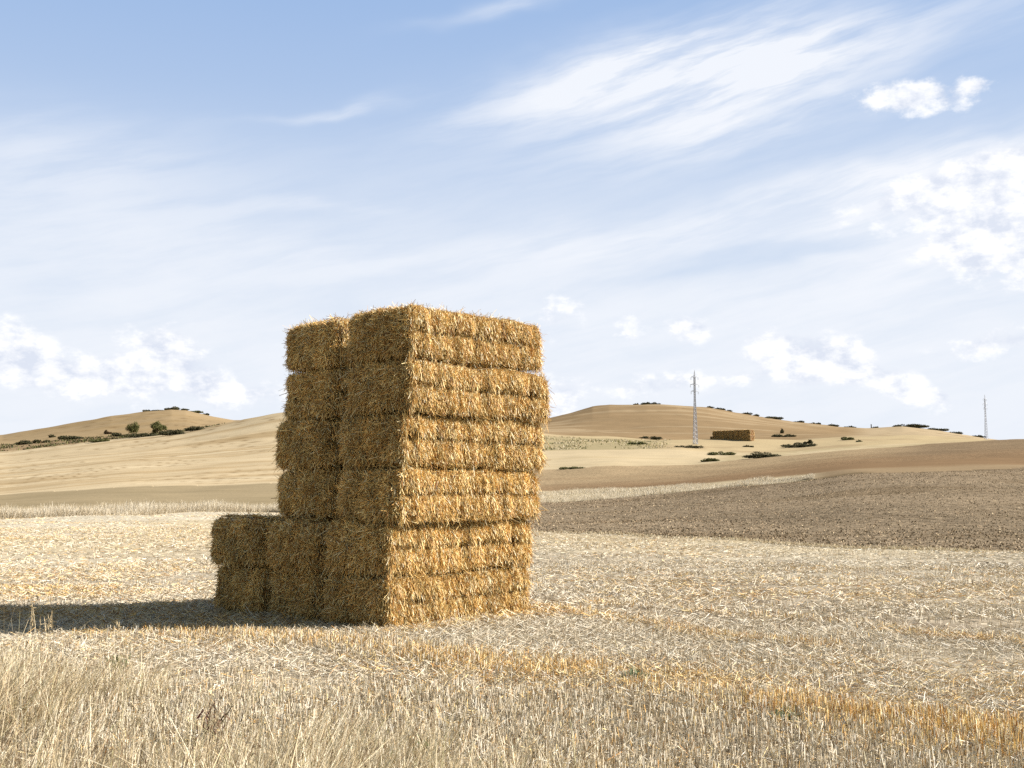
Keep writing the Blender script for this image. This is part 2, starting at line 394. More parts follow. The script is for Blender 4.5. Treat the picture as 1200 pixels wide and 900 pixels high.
th = np.concatenate([np.radians(np.linspace(-180, -40, 60)), np.radians(np.arange(-39.5, -27, .35)), np.radians(np.arange(-27, 27, .07)), np.radians(np.arange(27, 39.6, .35)), np.radians(np.linspace(40, 180, 60))])
rr = np.concatenate([[0.0, .6, 1.4, 2.4], np.geomspace(3.2, 30, 150), np.geomspace(30.4, 900, 330), np.geomspace(930, 12000, 40)])
TH, RR = np.meshgrid(th, rr); gx = (np.sin(TH) * RR).ravel(); gy = (np.cos(TH) * RR).ravel()
tz, ts, tpx = terrain(gx, gy)
gcol, gpl, gfu = ground_colour(gx, gy, ts, tpx)
na, nr = len(th), len(rr)
i, j = np.meshgrid(np.arange(nr - 1), np.arange(na - 1), indexing='ij'); a = (i * na + j).ravel()
gf = np.stack([a, a + 1, a + na + 1, a + na], 1)[:, ::-1]

mg = bpy.data.materials.new('field_ground'); mg.use_nodes = True; t = mg.node_tree
pb = t.nodes['Principled BSDF']; pb.inputs['Roughness'].default_value = .95; pb.inputs['Specular IOR Level'].default_value = 0.0
ge = t.nodes.new('ShaderNodeNewGeometry'); sp = t.nodes.new('ShaderNodeSeparateXYZ'); t.links.new(ge.outputs['Position'], sp.inputs[0])
X, Y = N(t, sp.outputs[0]), N(t, sp.outputs[1])
def at(n_): q = t.nodes.new('ShaderNodeAttribute'); q.attribute_name = n_; return q
ac = at('col').outputs['Color']; apl = N(t, at('plw').outputs['Fac']); afu = N(t, at('fur').outputs['Fac'])
dist = (X * X + Y * Y).pow(.5)
P0_ = xyz(t, X, Y)
fine = noise(t, P0_, 14.0, 5, .7); mid = noise(t, P0_, 2.2, 5, .7); big = noise(t, xyz(t, X * .12, Y * .5), 1.0, 5, .65)
clod = noise(t, P0_, 1.3, 6, .75)
furl = noise(t, xyz(t, X * .014, Y * .16), 1.0, 6, .6); furl2 = noise(t, xyz(t, X * .035, Y * .7), 1.0, 4, .6)
patchn = noise(t, xyz(t, X * .06 + Y * .02, Y * .05), 1.0, 6, .7)
near = (dist * -1 + 60).smooth(0, 30)
val = 1.0 + (fine - .5) * 1.1 * near + (mid - .5) * .7 + (big - .5) * .35
val = val + apl * ((clod - .5) * 3.0 + (furl2 - .5) * .15 + (patchn - .5) * 1.1) + afu * ((furl - .5) * .42 + (furl2 - .5) * .38 - furl2.smooth(.60, .70) * .16)
val = val.max(.25)
mm = t.nodes.new('ShaderNodeMix'); mm.data_type = 'RGBA'; mm.blend_type = 'MULTIPLY'; mm.inputs[0].default_value = 1
t.links.new(ac, mm.inputs[6]); t.links.new(xyz(t, val, val, val), mm.inputs[7])
stone = noise(t, P0_, 3.0, 2, .5).smooth(.74, .77) * apl
gcolr = mixc(t, stone * .6, mm.outputs[2], (.5, .45, .38))
t.links.new(gcolr, pb.inputs['Base Color'])
bp = t.nodes.new('ShaderNodeBump'); bp.inputs['Distance'].default_value = 1.0; bp.inputs['Strength'].default_value = .6
hh = fine * .012 * near + mid * .03 + apl * clod * .22 + furl2 * afu * .25
t.links.new(hh.s, bp.inputs['Height']); t.links.new(bp.outputs[0], pb.inputs['Normal'])
me = mesh_np('ground', np.stack([gx, gy, tz], 1), gf, mg, gcol, True, {'plw': gpl, 'fur': gfu})
link('ground', me, kind='structure')

# ------------------------------------------------------------------ big straw bales
GOLD = np.array([lin(247, 223, 164), lin(238, 200, 131), lin(222, 175, 104), lin(188, 138, 76), lin(250, 236, 200), lin(142, 98, 54)])
GOLDW = np.array([.22, .26, .22, .14, .10, .06])
def straw_cols(n, g, pal=GOLD, wgt=GOLDW, k=1.14):
    c = pal[g.choice(len(pal), n, p=wgt / wgt.sum())] * k
    return c * g.uniform(.78, 1.1, (n, 1))
BL, BW, BH = 2.84, 1.17, .680
TW_Y = [-.46, -.28, -.09, .10, .29, .47]
def bale_shape(p, nrm, seed, r=.13):
    """p on the surface of the box |x|<L/2 ...; rounds the edges and adds bulges and grooves"""
    half = np.array([BL, BW, BH]) / 2
    inner = np.clip(p, -(half - r), half - r); d = p - inner; l = np.linalg.norm(d, axis=1, keepdims=True) + 1e-9
    n2 = d / l; q = inner + n2 * r
    x, y, z = q.T
    side = np.abs(n2[:, 1]) ** 2; end = np.abs(n2[:, 0]) ** 2; tb = np.abs(n2[:, 2]) ** 2
    dsp = fbm(x * 1.6, y * 1.6, z * 2.2, seed, 3) * .06 + vnoise(x * 7, y * 7, z * 7, seed + 5) * .014
    dsp += side * (-.075 * np.exp(-((z - .01 + .025 * vnoise(x * 2, 0, 0, seed)) / .04) ** 2) + .045 * np.abs(np.sin(np.clip(z / BH + .5, 0, 1) * 2 * math.pi)) - .012)
    dsp += side * vnoise(x * 9, seed * 3.1, z * .6, seed + 9) * .016
    dsp += -end * (.095 * (np.abs(z) / (BH / 2)) ** 4 + .085 * (np.abs(y) / (BW / 2)) ** 7) - side * .05 * (np.abs(z) / (BH / 2)) ** 5 + end * .03
    gro = sum(np.exp(-((y - t_) / .022) ** 2) for t_ in TW_Y)
    dsp += (end + tb * .4) * (-.030 * gro + .012)
    return q + n2 * dsp[:, None], n2
def make_bale(seed, wispy, dens=1.0):
    g = np.random.default_rng(seed)
    parts = []
    # core
    import itertools
    cc, ff, o = [], [], 0
    half = np.array([BL, BW, BH]) / 2
    for ax in range(3):
        for sg in (-1, 1):
            u, v = [k for k in range(3) if k != ax]
            nu, nv = int(2 * half[u] / .05) + 1, int(2 * half[v] / .05) + 1
            uu, vv = np.meshgrid(np.linspace(-half[u], half[u], nu), np.linspace(-half[v], half[v], nv), indexing='ij')
            p = np.zeros((uu.size, 3)); p[:, u] = uu.ravel(); p[:, v] = vv.ravel(); p[:, ax] = sg * half[ax]
            q, n2 = bale_shape(p, None, seed); cc.append(q - n2 * .05)
            i, j = np.meshgrid(np.arange(nu - 1), np.arange(nv - 1), indexing='ij'); a = (i * nv + j).ravel() + o
            f = np.stack([a, a + nv, a + nv + 1, a + 1], 1); ff.append(f if sg * (1 if ax != 1 else -1) > 0 else f[:, ::-1]); o += len(p)
    cc = np.concatenate(cc); col = np.tile(lin(118, 86, 48, .9), (len(cc), 1)) * (1 + .4 * fbm(cc[:, 0] * 12, cc[:, 1] * 12, cc[:, 2] * 12, seed))[:, None]
    parts.append((cc, np.concatenate(ff), np.clip(col, .01, 1)))
    # straws
    for ax, cnt in ((1, 19000), (0, 9000), (2, 5500)):
        for sg in (-1, 1):
            n = int(cnt * dens * 1.25); u, v = [k for k in range(3) if k != ax]
            p = np.zeros((n, 3)); p[:, u] = g.uniform(-half[u], half[u], n); p[:, v] = g.uniform(-half[v], half[v], n); p[:, ax] = sg * half[ax]
            q, n2 = bale_shape(p, None, seed)
            pk = vnoise(p[:, 0] * 9, p[:, 1] * 9, p[:, 2] * 7, seed + 31) * .7 + vnoise(p[:, 0] * 22, p[:, 1] * 22, p[:, 2] * 12, seed + 32) * .6
            eo = np.abs(p / half); e3 = np.sort(eo, 1)[:, 1]
            thin_ = 1 - .65 * sstep(.88, .97, e3) * (0 if (wispy and ax == 1) else 1)
            kp = g.uniform(size=n) < np.clip(.82 + pk * 1.3, .34, 1) * thin_; q, n2 = q[kp], n2[kp]; n = len(q)
            rnd = g.normal(size=(n, 3))
            if ax == 1:      # combed, cut straw hanging on the long side
                d = rnd * np.array([.26, .16, .35]) + np.array([0, 0, -.95]) * np.sign(g.uniform(-.25, 1, n))[:, None]
                d += n2 * g.uniform(.0, .38, n)[:, None]
                L_ = g.uniform(.05, .125, n); W_ = g.uniform(.005, .0105, n)
                flake = .5 + .5 * vnoise(q[:, 0] * 14, seed, q[:, 2] * 1.5, seed + 3)
            elif ax == 0:
                d = rnd * np.array([.2, .8, .75]) + np.array([0, 0, -.35]) + n2 * g.uniform(.0, .5, n)[:, None]
                L_ = g.uniform(.05, .16, n); W_ = g.uniform(.005, .012, n); flake = .5 + .5 * vnoise(q[:, 1] * 6, seed, q[:, 2] * 5, seed + 3)
            else:
                d = rnd * np.array([.8, .8, .2]) + n2 * g.uniform(.0, .35, n)[:, None]
                L_ = g.uniform(.07, .24, n); W_ = g.uniform(.005, .010, n); flake = np.full(n, .5)
            wisp = (np.abs(p[kp][:, 0]) > half[0] * .93) if (ax == 1 and wispy) else np.zeros(n, bool); L_ = np.where(wisp, L_ * 1.6, L_)
            # long loose ends near the edges
            loose = g.uniform(size=n) < .035; L_ = np.where(loose, L_ * 1.7, L_); d = np.where(loose[:, None], d + n2 * .35 + np.array([0, 0, -.3]), d)
            d /= np.linalg.norm(d, axis=1, keepdims=True)
            cl = straw_cols(n, g) * (.72 + .5 * flake)[:, None]
            # straw thins out and shortens in the rounded edges and in the pressed groove
            ed = np.abs(q / half); e2 = np.sort(ed, 1)[:, 1]
            L_ = np.where(wisp, L_, L_ * (1 - .5 * sstep(.84, 1.0, e2)))
            cl = cl * (1 - .55 * sstep(.86, 1.0, ed[:, 2]))[:, None] if ax != 2 else cl  # seam shade painted in: straw colour darkens towards top and bottom edges
            if ax == 1: gv = np.exp(-((q[:, 2] - .01) / .035) ** 2); cl = cl * (1 - .3 * gv)[:, None]; L_ = L_ * (1 - .25 * gv)  # shadow under the upper band painted into the groove's straw colour
            if ax == 0: cl = cl * (1 - .4 * sstep(.9, 1.0, ed[:, 1]))[:, None]  # shade of the gaps between columns painted into the end straw
            if ax == 0: gv = sum(np.exp(-((q[:, 1] - t_) / .018) ** 2) for t_ in TW_Y); cl = cl * (1 - .3 * gv)[:, None]; L_ = L_ * (1 - .4 * gv)  # twine grooves darkened in colour to look shaded
            bend = g.normal(size=(n, 3)) * .12 + np.array([0, 0, -.12])
            root = q - d * (L_ * .35)[:, None] - n2 * g.uniform(0, .025, n)[:, None]
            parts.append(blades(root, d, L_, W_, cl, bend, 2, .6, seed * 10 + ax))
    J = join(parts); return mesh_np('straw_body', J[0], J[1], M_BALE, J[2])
def make_twine(seed, ty):
    pts = []
    hx, hz, r = BL / 2, BH / 2, .1
    for (cx, cz, a0) in ((hx - r, hz - r, 0), (-hx + r, hz - r, 90), (-hx + r, -hz + r, 180), (hx - r, -hz + r, 270)):
        for a in range(0, 91, 15):
            pts.append((cx + r * math.cos(R(a0 + a)), cz + r * math.sin(R(a0 + a))))
    P_ = []
    for k in range(len(pts)):
        (x0, z0), (x1, z1) = pts[k], pts[(k + 1) % len(pts)]; m = max(1, int(math.hypot(x1 - x0, z1 - z0) / .08))
        P_ += [(x0 + (x1 - x0) * q / m, z0 + (z1 - z0) * q / m) for q in range(m)]
    P_ = np.array(P_); p = np.stack([P_[:, 0], np.full(len(P_), ty), P_[:, 1]], 1)
    # push each point to the box surface then shape as the bale
    q, n2 = bale_shape(p * 1.0001, None, seed)
    q = q + n2 * .006
    tan = np.roll(q, -1, 0) - np.roll(q, 1, 0); tan /= np.linalg.norm(tan, axis=1, keepdims=True)
    bi = np.cross(tan, n2); bi /= np.linalg.norm(bi, axis=1, keepdims=True)
    ring = [q + (n2 * math.cos(a) + bi * math.sin(a)) * .0045 for a in np.linspace(0, 2 * math.pi, 6)[:-1]]
    co = np.stack(ring, 1).reshape(-1, 3); n = len(q); f = []
    for k in range(n):
        for m in range(5): f.append((k * 5 + m, k * 5 + (m + 1) % 5, ((k + 1) % n) * 5 + (m + 1) % 5, ((k + 1) % n) * 5 + m))
    return mesh_np('twine', co, np.array(f), M_STRAW, np.tile(lin(120, 105, 80), (len(co), 1)), True)
VAR = [make_bale(11 + 7 * k, k < 3) for k in range(7)]
TWN = [[make_twine(11 + 7 * k, ty) for ty in TW_Y] for k in range(7)]
ang = math.atan2(.1415, .1233)
A1 = np.array([math.cos(ang), math.sin(ang)]); A2 = np.array([-A1[1], A1[0]])
CORNER = np.array([-1.615, 14.85])
ORD = ['lowest', 'second from the ground', 'third from the ground', 'fourth from the ground', 'second from the top', 'topmost']
COLN = ['right column facing the sun', 'middle column in shade', 'low left step of the stack']
# (column, layer, offset along the columns, offset of the near end, scale of length, tilt deg)
BALES = [(0, 0, 0, 0, 1.0), (1, 0, .03, .05, 1.0), (2, 0, .06, .03, .99),
         (0, 1, .0, -.03, 1.0), (1, 1, .02, .02, 1.0), (2, 1, .08, -.04, 1.0),
         (0, 2, -.13, .08, 1.0), (1, 2, .10, .20, .98), (0, 3, -.17, .07, 1.01), (1, 3, .07, .17, 1.0),
         (0, 4, -.24, .12, 1.0), (1, 4, .04, .26, .96), (0, 5, -.20, .17, .98), (1, 5, .04, .30, .95)]
g0 = np.random.default_rng(3)
for k, (cI, lay_, s, e, sc) in enumerate(BALES):
    c2 = CORNER + A1 * (e + BL * sc / 2 + g0.uniform(-.035, .035)) + A2 * (BW / 2 + cI * 1.265 + s + g0.uniform(-.02, .02))
    z0 = .02 + lay_ * .70 + BH / 2 + (.04 if (cI == 0 and lay_ == 5) else 0)
    pile = 'of the tall stack' if cI < 2 else ''
    lab = {0: f'sunlit straw bale {ORD[lay_]} in the right column of the tall stack',
           1: f'straw bale {ORD[lay_]} in the shaded middle column of the tall stack',
           2: ['bottom straw bale at the left foot of the stack, end in shade', 'upper straw bale on the low left step of the stack'][min(lay_, 1)]}[cI]
    v = (lay_ * 2) % 3 if cI == 0 else 3 + (lay_ + cI * 2) % 4
    flip = (k + lay_) % 2
    r_ = ang + R(g0.uniform(-2.0, 2.0)) + (math.pi if flip else 0)
    root = empty('straw_bale', (c2[0], c2[1], z0), lab, 'straw bale', 'bales of the tall straw stack')
    root.rotation_euler = (R(g0.uniform(-.8, .8)), R(g0.uniform(-.6, .6)), r_); root.scale = (sc, 1.02, 1.0)
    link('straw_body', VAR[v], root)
    for tw in TWN[v]: link('twine', tw, root)

# ------------------------------------------------------------------ straw litter, stubble and dry grass
TRACK1 = line([(120, 742), (300, 750), (433, 763), (533, 778), (633, 787), (733, 795), (800, 812), (967, 840), (1067, 857), (1280, 885)])
SHADE = line([(-80, 722), (120, 720), (250, 716), (330, 728)])  # golden straw laid along the stack's shadow to tint that shade warm brown
TRACK2 = line([(700, 708), (867, 723), (1000, 733), (1067, 743), (1280, 765)])
TRACK3 = line([(660, 715), (800, 742), (867, 751), (960, 760)])
HALO = [CORNER + A1 * .1, CORNER + A1 * BL, CORNER + A1 * (BL + .3) + A2 * .6]
SPILL = line([(-60, 693), (60, 693), (150, 699)])
def thatch_of(x, y): return (1 - sstep(8.4, 11.0, y + (x + 4.6) * .6 + fbm(x / 3, y / 3, 0, 41, 3) * .8)) * (1 - sstep(-1.6, .6, x))
def wedge(n, r0, r1, g, a=27.5):
    th_ = np.radians(g.uniform(-a, a, n)); r_ = np.sqrt(g.uniform(r0 * r0, r1 * r1, n))
    return np.sin(th_) * r_, np.cos(th_) * r_
STK = (CORNER + A1 * BL / 2 + A2 * 1.9)
def outside_stack(x, y):
    u = (x - CORNER[0]) * A1[0] + (y - CORNER[1]) * A1[1]; v = (x - CORNER[0]) * A2[0] + (y - CORNER[1]) * A2[1]
    return ~((u > .1) & (u < BL - .1) & (v > .1) & (v < 3.7))
PALE = np.array([lin(232, 221, 200), lin(222, 208, 183), lin(210, 193, 164), lin(190, 170, 140), lin(240, 233, 218), lin(150, 128, 102)])
PALEW = np.array([.24, .25, .2, .14, .09, .08])
g = np.random.default_rng(77)
parts = []
for r0, r1, n, lmin, lmax, wd, up in ((5, 16, 300000, .05, .17, .0048, .22), (16, 30, 260000, .06, .18, .0075, .2), (30, 62, 230000, .07, .18, .010, .12), (62, 104, 90000, .1, .25, .014, .12)):
    x, y = wedge(n, r0, r1, g, 30)
    th_s = terrain(x, y)[1]
    gold = np.clip(band_mask(x, y, TRACK1, .75) * np.clip(.8 + fbm(x / 1.1, y / .8, 0, 505, 3) * 1.3, 0, 1) + band_mask(x, y, TRACK2, .35) * .8 + band_mask(x, y, TRACK3, .3) * .7 + band_mask(x, y, SHADE, 1.3) + band_mask(x, y, HALO, .55) + band_mask(x, y, SPILL, 1.0), 0, 1)
    patch = fbm(x / 2.2, y / 1.1, 0, 61, 4); keep = (g.uniform(size=n) < np.clip(.62 + patch * 1.1 + gold, .12, 1)) & outside_stack(x, y) & (th_s < .995)
    thm = thatch_of(x, y); keep &= g.uniform(size=n) > np.clip(thm * .85 + rut_of(x, y) * .75, 0, 1)
    x, y, gold, patch = x[keep], y[keep], gold[keep], patch[keep]; n = len(x)
    gp = np.clip(gold * (.6 + .9 * patch) * (.65 + .35 * sstep(-1, 4, x)) + .06 + .16 * sstep(25, 45, y) * (1 - sstep(0, 12, x)) + fbm(x / 5, y / 5, 0, 71, 3) * .35, 0, 1)
    c = np.where((g.uniform(size=n) < gp)[:, None], straw_cols(n, g) * .92, straw_cols(n, g, PALE, PALEW, 1.0))
    a = g.uniform(0, 2 * math.pi, n); e = np.abs(g.normal(0, up, n)) + (gold * .2) * g.uniform(size=n)
    d = np.stack([np.cos(a) * np.cos(e), np.sin(a) * np.cos(e), np.sin(e)], 1)
    L_ = g.uniform(lmin, lmax, n); z = gz(x, y)
    root = np.stack([x, y, z + g.uniform(.0, .03, n) + gold * .03 * g.uniform(size=n)], 1) 
    parts.append(blades(root, d, L_, g.uniform(.7, 1.4, n) * wd, c, g.normal(size=(n, 3)) * .1, 1, .8, 5))
me = mesh_np('straw_litter', *join(parts)[:2], M_STRAW, join(parts)[2]); link('straw_litter', me, kind='stuff')

# upright stubble
parts = []
for r0, r1, n, wd in ((5, 15, 150000, .0055), (15, 30, 90000, .009), (30, 60, 60000, .015)):
    x, y = wedge(n, r0, r1, g, 30)
    # drill rows running away to the right
    row = np.cos(R(28)) * y + np.sin(R(28)) * x; rowo = np.round(row / .17) * .17 - row
    x = x + np.sin(R(28)) * rowo * .92; y = y + np.cos(R(28)) * rowo * .92
    ts_ = terrain(x, y)[1]
    gold = np.clip(band_mask(x, y, TRACK1, .6) * np.clip(.75 + fbm(x / 1.1, y / .8, 0, 505, 3) * 1.3, 0, 1) + band_mask(x, y, TRACK2, .25) * .5 + band_mask(x, y, TRACK3, .3) * .6 , 0, 1)
    front = sstep(11.6, 9.6, y + .10 * (x + 1) * 1.0 - .0) if False else 1 - sstep(9.6, 11.6, y + np.clip(x, 0, 9) * .45)
    patch = fbm(x / 1.3, y / 1.3, 0, 81, 4)
    dn = np.clip(gold * 1.1 + front * .85 + .10 + patch * .55 * (1 - gold), 0.02, 1)
    keep = (g.uniform(size=n) < dn * (1 - .8 * thatch_of(x, y))) & outside_stack(x, y) & (ts_ < .995)
    x, y, gold, front = x[keep], y[keep], gold[keep], front[keep]; n = len(x)
    a = g.uniform(0, 2 * math.pi, n); e = g.normal(0, .16, n)
    d = np.stack([np.cos(a) * np.sin(e), np.sin(a) * np.sin(e), np.cos(e)], 1)
    gp = np.clip(gold * (.5 + .3 * sstep(-1, 3, x)) + .05, 0, 1)
    c = np.where((g.uniform(size=n) < gp)[:, None], straw_cols(n, g) * .95, straw_cols(n, g, PALE, PALEW, 1.0))
    L_ = g.uniform(.06, .15, n) * (.75 + gold * .35 + front * .25)
    root = np.stack([x, y, gz(x, y) - .01], 1)
    parts.append(blades(root, d, L_, g.uniform(.8, 1.3, n) * wd, c, g.normal(size=(n, 3)) * .05, 1, .8, 6))
me = mesh_np('stubble', *join(parts)[:2], M_STRAW, join(parts)[2]); link('stubble', me, kind='stuff')

# tall dry grass of the verge, front left
HOLES = [(ground_at(40, 893)[:2], .55), (ground_at(205, 868)[:2], .50), (ground_at(310, 846)[:2], .38), (ground_at(120, 845)[:2], .28)]
def holes(x, y):
    r_ = 0
    for c_, q in HOLES: r_ = np.maximum(r_, 1 - sstep(.55, 1.1, np.hypot((x - c_[0]) / (q * 1.5), (y - c_[1] + .3) / (q * 2.0)) + .35 * fbm(x * 3, y * 3, 0, 606, 2)))
    return r_
def hol(x, y): return np.maximum(holes(x, y), .75 * hol0(x, y))
def hol0(x, y): return sstep(-.05, .28, fbm(x / 1.0, y / .8, 0, 303, 3)) * (1 - sstep(8.8, 10.0, y)) * (1 - sstep(-2.2, -.4, x))
parts = []
n = 150000
x, y = wedge(n, 4.2, 13.0, g, 31)
m = (1 - sstep(7.9, 12.4, y + (x + 4.6) * .75 + fbm(x / 1.5, y / 1.5, 0, 91, 3) * .8)); m = m * (1 - sstep(-1.2, 1.8, x + fbm(x, y, 0, 95) * .8))
cl_ = fbm(x / .55, y / .55, 0, 93, 3)
keep = g.uniform(size=n) < np.clip(m * (.7 + cl_ * 1.6), 0.0, 1) * (1 - .9 * hol(x, y)); x, y, m, cl_ = x[keep], y[keep], m[keep], cl_[keep]; n = len(x)
a = g.uniform(0, 2 * math.pi, n); e = np.abs(g.normal(0, .30, n))
lean = np.stack([.16 + .12 * fbm(x / .8, y / .8, 0, 97), -.05 + .0 * x, np.zeros(n)], 1)
d = np.stack([np.cos(a) * np.sin(e), np.sin(a) * np.sin(e), np.cos(e)], 1) + lean; d /= np.linalg.norm(d, axis=1, keepdims=True)
tall = (1 - sstep(-3.2, -1.0, x + .6 * fbm(x / .7, y / .7, 0, 99))) * (1 - sstep(7.4, 10.0, y + (x + 4) * .3)); L_ = (1 - .45 * hol(x, y)) * g.uniform(.16, .60, n) * (.45 + .6 * m + .5 * tall) * (1 + .75 * cl_)
DRY = np.array([lin(230, 218, 192), lin(216, 200, 168), lin(198, 179, 143), lin(165, 142, 112), lin(128, 102, 76), lin(172, 164, 126)])
DRYW = np.array([.25, .27, .2, .12, .08, .08])
c = straw_cols(n, g, DRY, DRYW, 1.25)
tall = (1 - sstep(-3.2, -1.0, x + .6 * fbm(x / .7, y / .7, 0, 99))) * (1 - sstep(7.2, 9.8, y + (x + 4) * .3))
root = np.stack([x, y, gz(x, y) - .01], 1); bend = d * np.array([1, 1, 0]) * .5 + g.normal(size=(n, 3)) * .12 + np.array([0, 0, -.12])
parts.append(blades(root, d, L_, g.uniform(.003, .0075, n), c, bend, 3, .3, 8))
hb = holes(x, y) > .3; c[hb] = straw_cols(int(hb.sum()), g, np.array([lin(120, 96, 66), lin(92, 74, 50), lin(110, 104, 66)]), np.ones(3), .8)
# seed heads: short bristles at the tips of every sixth stalk
pick = g.uniform(size=n) < .22; tip = (root + d * L_[:, None] + bend * L_[:, None])[pick]; kk = 6
tr = np.repeat(tip, kk, 0) - np.repeat(d[pick], kk, 0) * g.uniform(0, .07, (len(tip) * kk, 1))
td = np.repeat(d[pick], kk, 0) + g.normal(size=(len(tr), 3)) * .45; td /= np.linalg.norm(td, axis=1, keepdims=True)
parts.append(blades(tr, td, g.uniform(.012, .03, len(tr)), np.full(len(tr), .0045), np.repeat(c[pick], kk, 0) * .8, None, 1, .3, 9))
me = mesh_np('dry_grass', *join(parts)[:2], M_GRASS, join(parts)[2]); link('dry_grass', me, kind='stuff')

# pale grass strips on the field edges
def strip_grass(name, lo, hi, y_of, n, hgt, wd, pal=DRY, wgt=DRYW, seed=1):
    g = np.random.default_rng(seed)
    px = g.uniform(lo, hi, n); f = g.uniform(size=n)
    D, _ = knots(px); s = y_of(px, f); k = np.floor(s).astype(int); fr = s - k
    dep = D[k, np.arange(n)] * (1 - fr) + D[k + 1, np.arange(n)] * fr
    x = (px - 600) / F * math.cos(PITCH) * dep; y = dep
    cl = fbm(x / 5, y / 5, 0, seed, 4) * 1.3
    a = g.uniform(0, 2 * math.pi, n); e = np.abs(g.normal(0, .3, n))
    d = np.stack([np.cos(a) * np.sin(e), np.sin(a) * np.sin(e), np.cos(e)], 1)
    L_ = g.uniform(.3, 1.0, n) * hgt * np.clip(1 + cl, .25, 2)
    p = blades(np.stack([x, y, gz(x, y) - .02], 1), d, L_, g.uniform(.7, 1.3, n) * wd, straw_cols(n, g, pal, wgt, 1.05), g.normal(size=(n, 3)) * .15, 2, .4, seed)
    return p
WHT = np.array([lin(230, 220, 202), lin(218, 206, 184), lin(206, 192, 166), lin(190, 172, 142)])
s1 = strip_grass('', -120, 480, lambda px, f: 1.0 + .005 + f * f * .14, 60000, .6, .02, WHT, np.ones(4), seed=5)
s2 = strip_grass('', 560, 955, lambda px, f: 2.0 + f * .40 * np.clip((965 - px) / 320, .08, 1), 60000, .45, .032, WHT, np.ones(4), seed=6)
s3 = strip_grass('', 560, 1300, lambda px, f: 0.985 + f * .012, 7000, .11, .02, seed=7)
for nm, p in (('dry_grass', s1), ('dry_grass', s2), ('dry_grass', s3)):
    link(nm, mesh_np(nm, p[0], p[1], M_GRASS, p[2]), kind='stuff')

# ------------------------------------------------------------------ shrubs and trees
GREENS = np.array([lin(98, 98, 62), lin(80, 82, 54), lin(116, 112, 74), lin(66, 68, 48), lin(134, 124, 88)])
OLIVES = np.array([lin(140, 140, 84), lin(112, 116, 66), lin(160, 154, 100), lin(92, 98, 56)])
def leaf_cloud(L, Wd, H, n, size, pal, seed, lobes=9, base=0.0):
    g = np.random.default_rng(seed)
    cx = g.uniform(-.42, .42, lobes) * L; cy = g.uniform(-.35, .35, lobes) * Wd
    rz_ = g.uniform(.35, .95, lobes) * (1 - .55 * (np.abs(cx) / (L * .5)) ** 2)
    which = g.integers(0, lobes, n); v = g.normal(size=(n, 3)); v /= np.linalg.norm(v, axis=1, keepdims=True)
    v *= g.uniform(.55, 1.0, (n, 1)) ** .5
    rad = np.minimum(L * .25, H * .9)
    p = np.stack([cx[which] + v[:, 0] * rad * g.uniform(.6, 1.1, n), cy[which] + v[:, 1] * Wd * .3, np.abs(base + (v[:, 2] * .5 + .45) * rz_[which] * H)], 1)
    d = g.normal(size=(n, 3)); d /= np.linalg.norm(d, axis=1, keepdims=True)
    c = straw_cols(n, g, pal, np.ones(len(pal)), .55) 
    return blades(p, d, g.uniform(.6, 1.3, n) * size, g.uniform(.5, 1.0, n) * size, c, None, 1, .7, seed)
def shrub(px, py, wpx, hpx, label, pal=GREENS, seed=0, name='shrub', cat='shrub', group=None, crest=False):
    p = ground_at(px, py)
    if crest: 
        d = pix_dir(px, 500); d = d / d[1]; tt = np.linspace(560, 900, 500); zz = gz(d[0] * tt, tt); k = int(np.argmax((zz - EYE) / tt))
        k = max(0, k - 4); p = np.array([d[0] * tt[k], tt[k], zz[k] - .3]); hpx = hpx * .82
    s = p[1] / F; L, H = wpx * s, hpx * s
    n = int(np.clip(wpx * hpx * 14, 260, 3600))
    co, f, c = leaf_cloud(L, max(L * .5, H * .8), H, n, s * .95, pal, 1000 + seed, lobes=max(4, int(wpx / max(hpx, 2) * 2.5)))
    # stems
    g = np.random.default_rng(seed); k = 8
    st = blades(np.stack([g.uniform(-.35, .35, k) * L, g.uniform(-.1, .1, k) * L, np.full(k, -.3)], 1), np.tile([[0, 0, 1.]], (k, 1)), np.full(k, H * .7), np.full(k, s * .4), np.tile(lin(80, 68, 50, .6), (k, 1)), None, 1, .5, 3)
    me = mesh_np(name, *join([(co, f, c), st])[:2], M_LEAF, join([(co, f, c), st])[2])
    o = link(name, me); o.location = p; o['label'] = label; o['category'] = cat
    if group: o['group'] = group
    return o
GL = 'shrubs in the scrubby dip under the left hill'; GT = 'shrubs along the left hilltop'; GC = 'shrubs along the skyline of the right hills'; GM = 'shrubs in the hollow near the pylon'
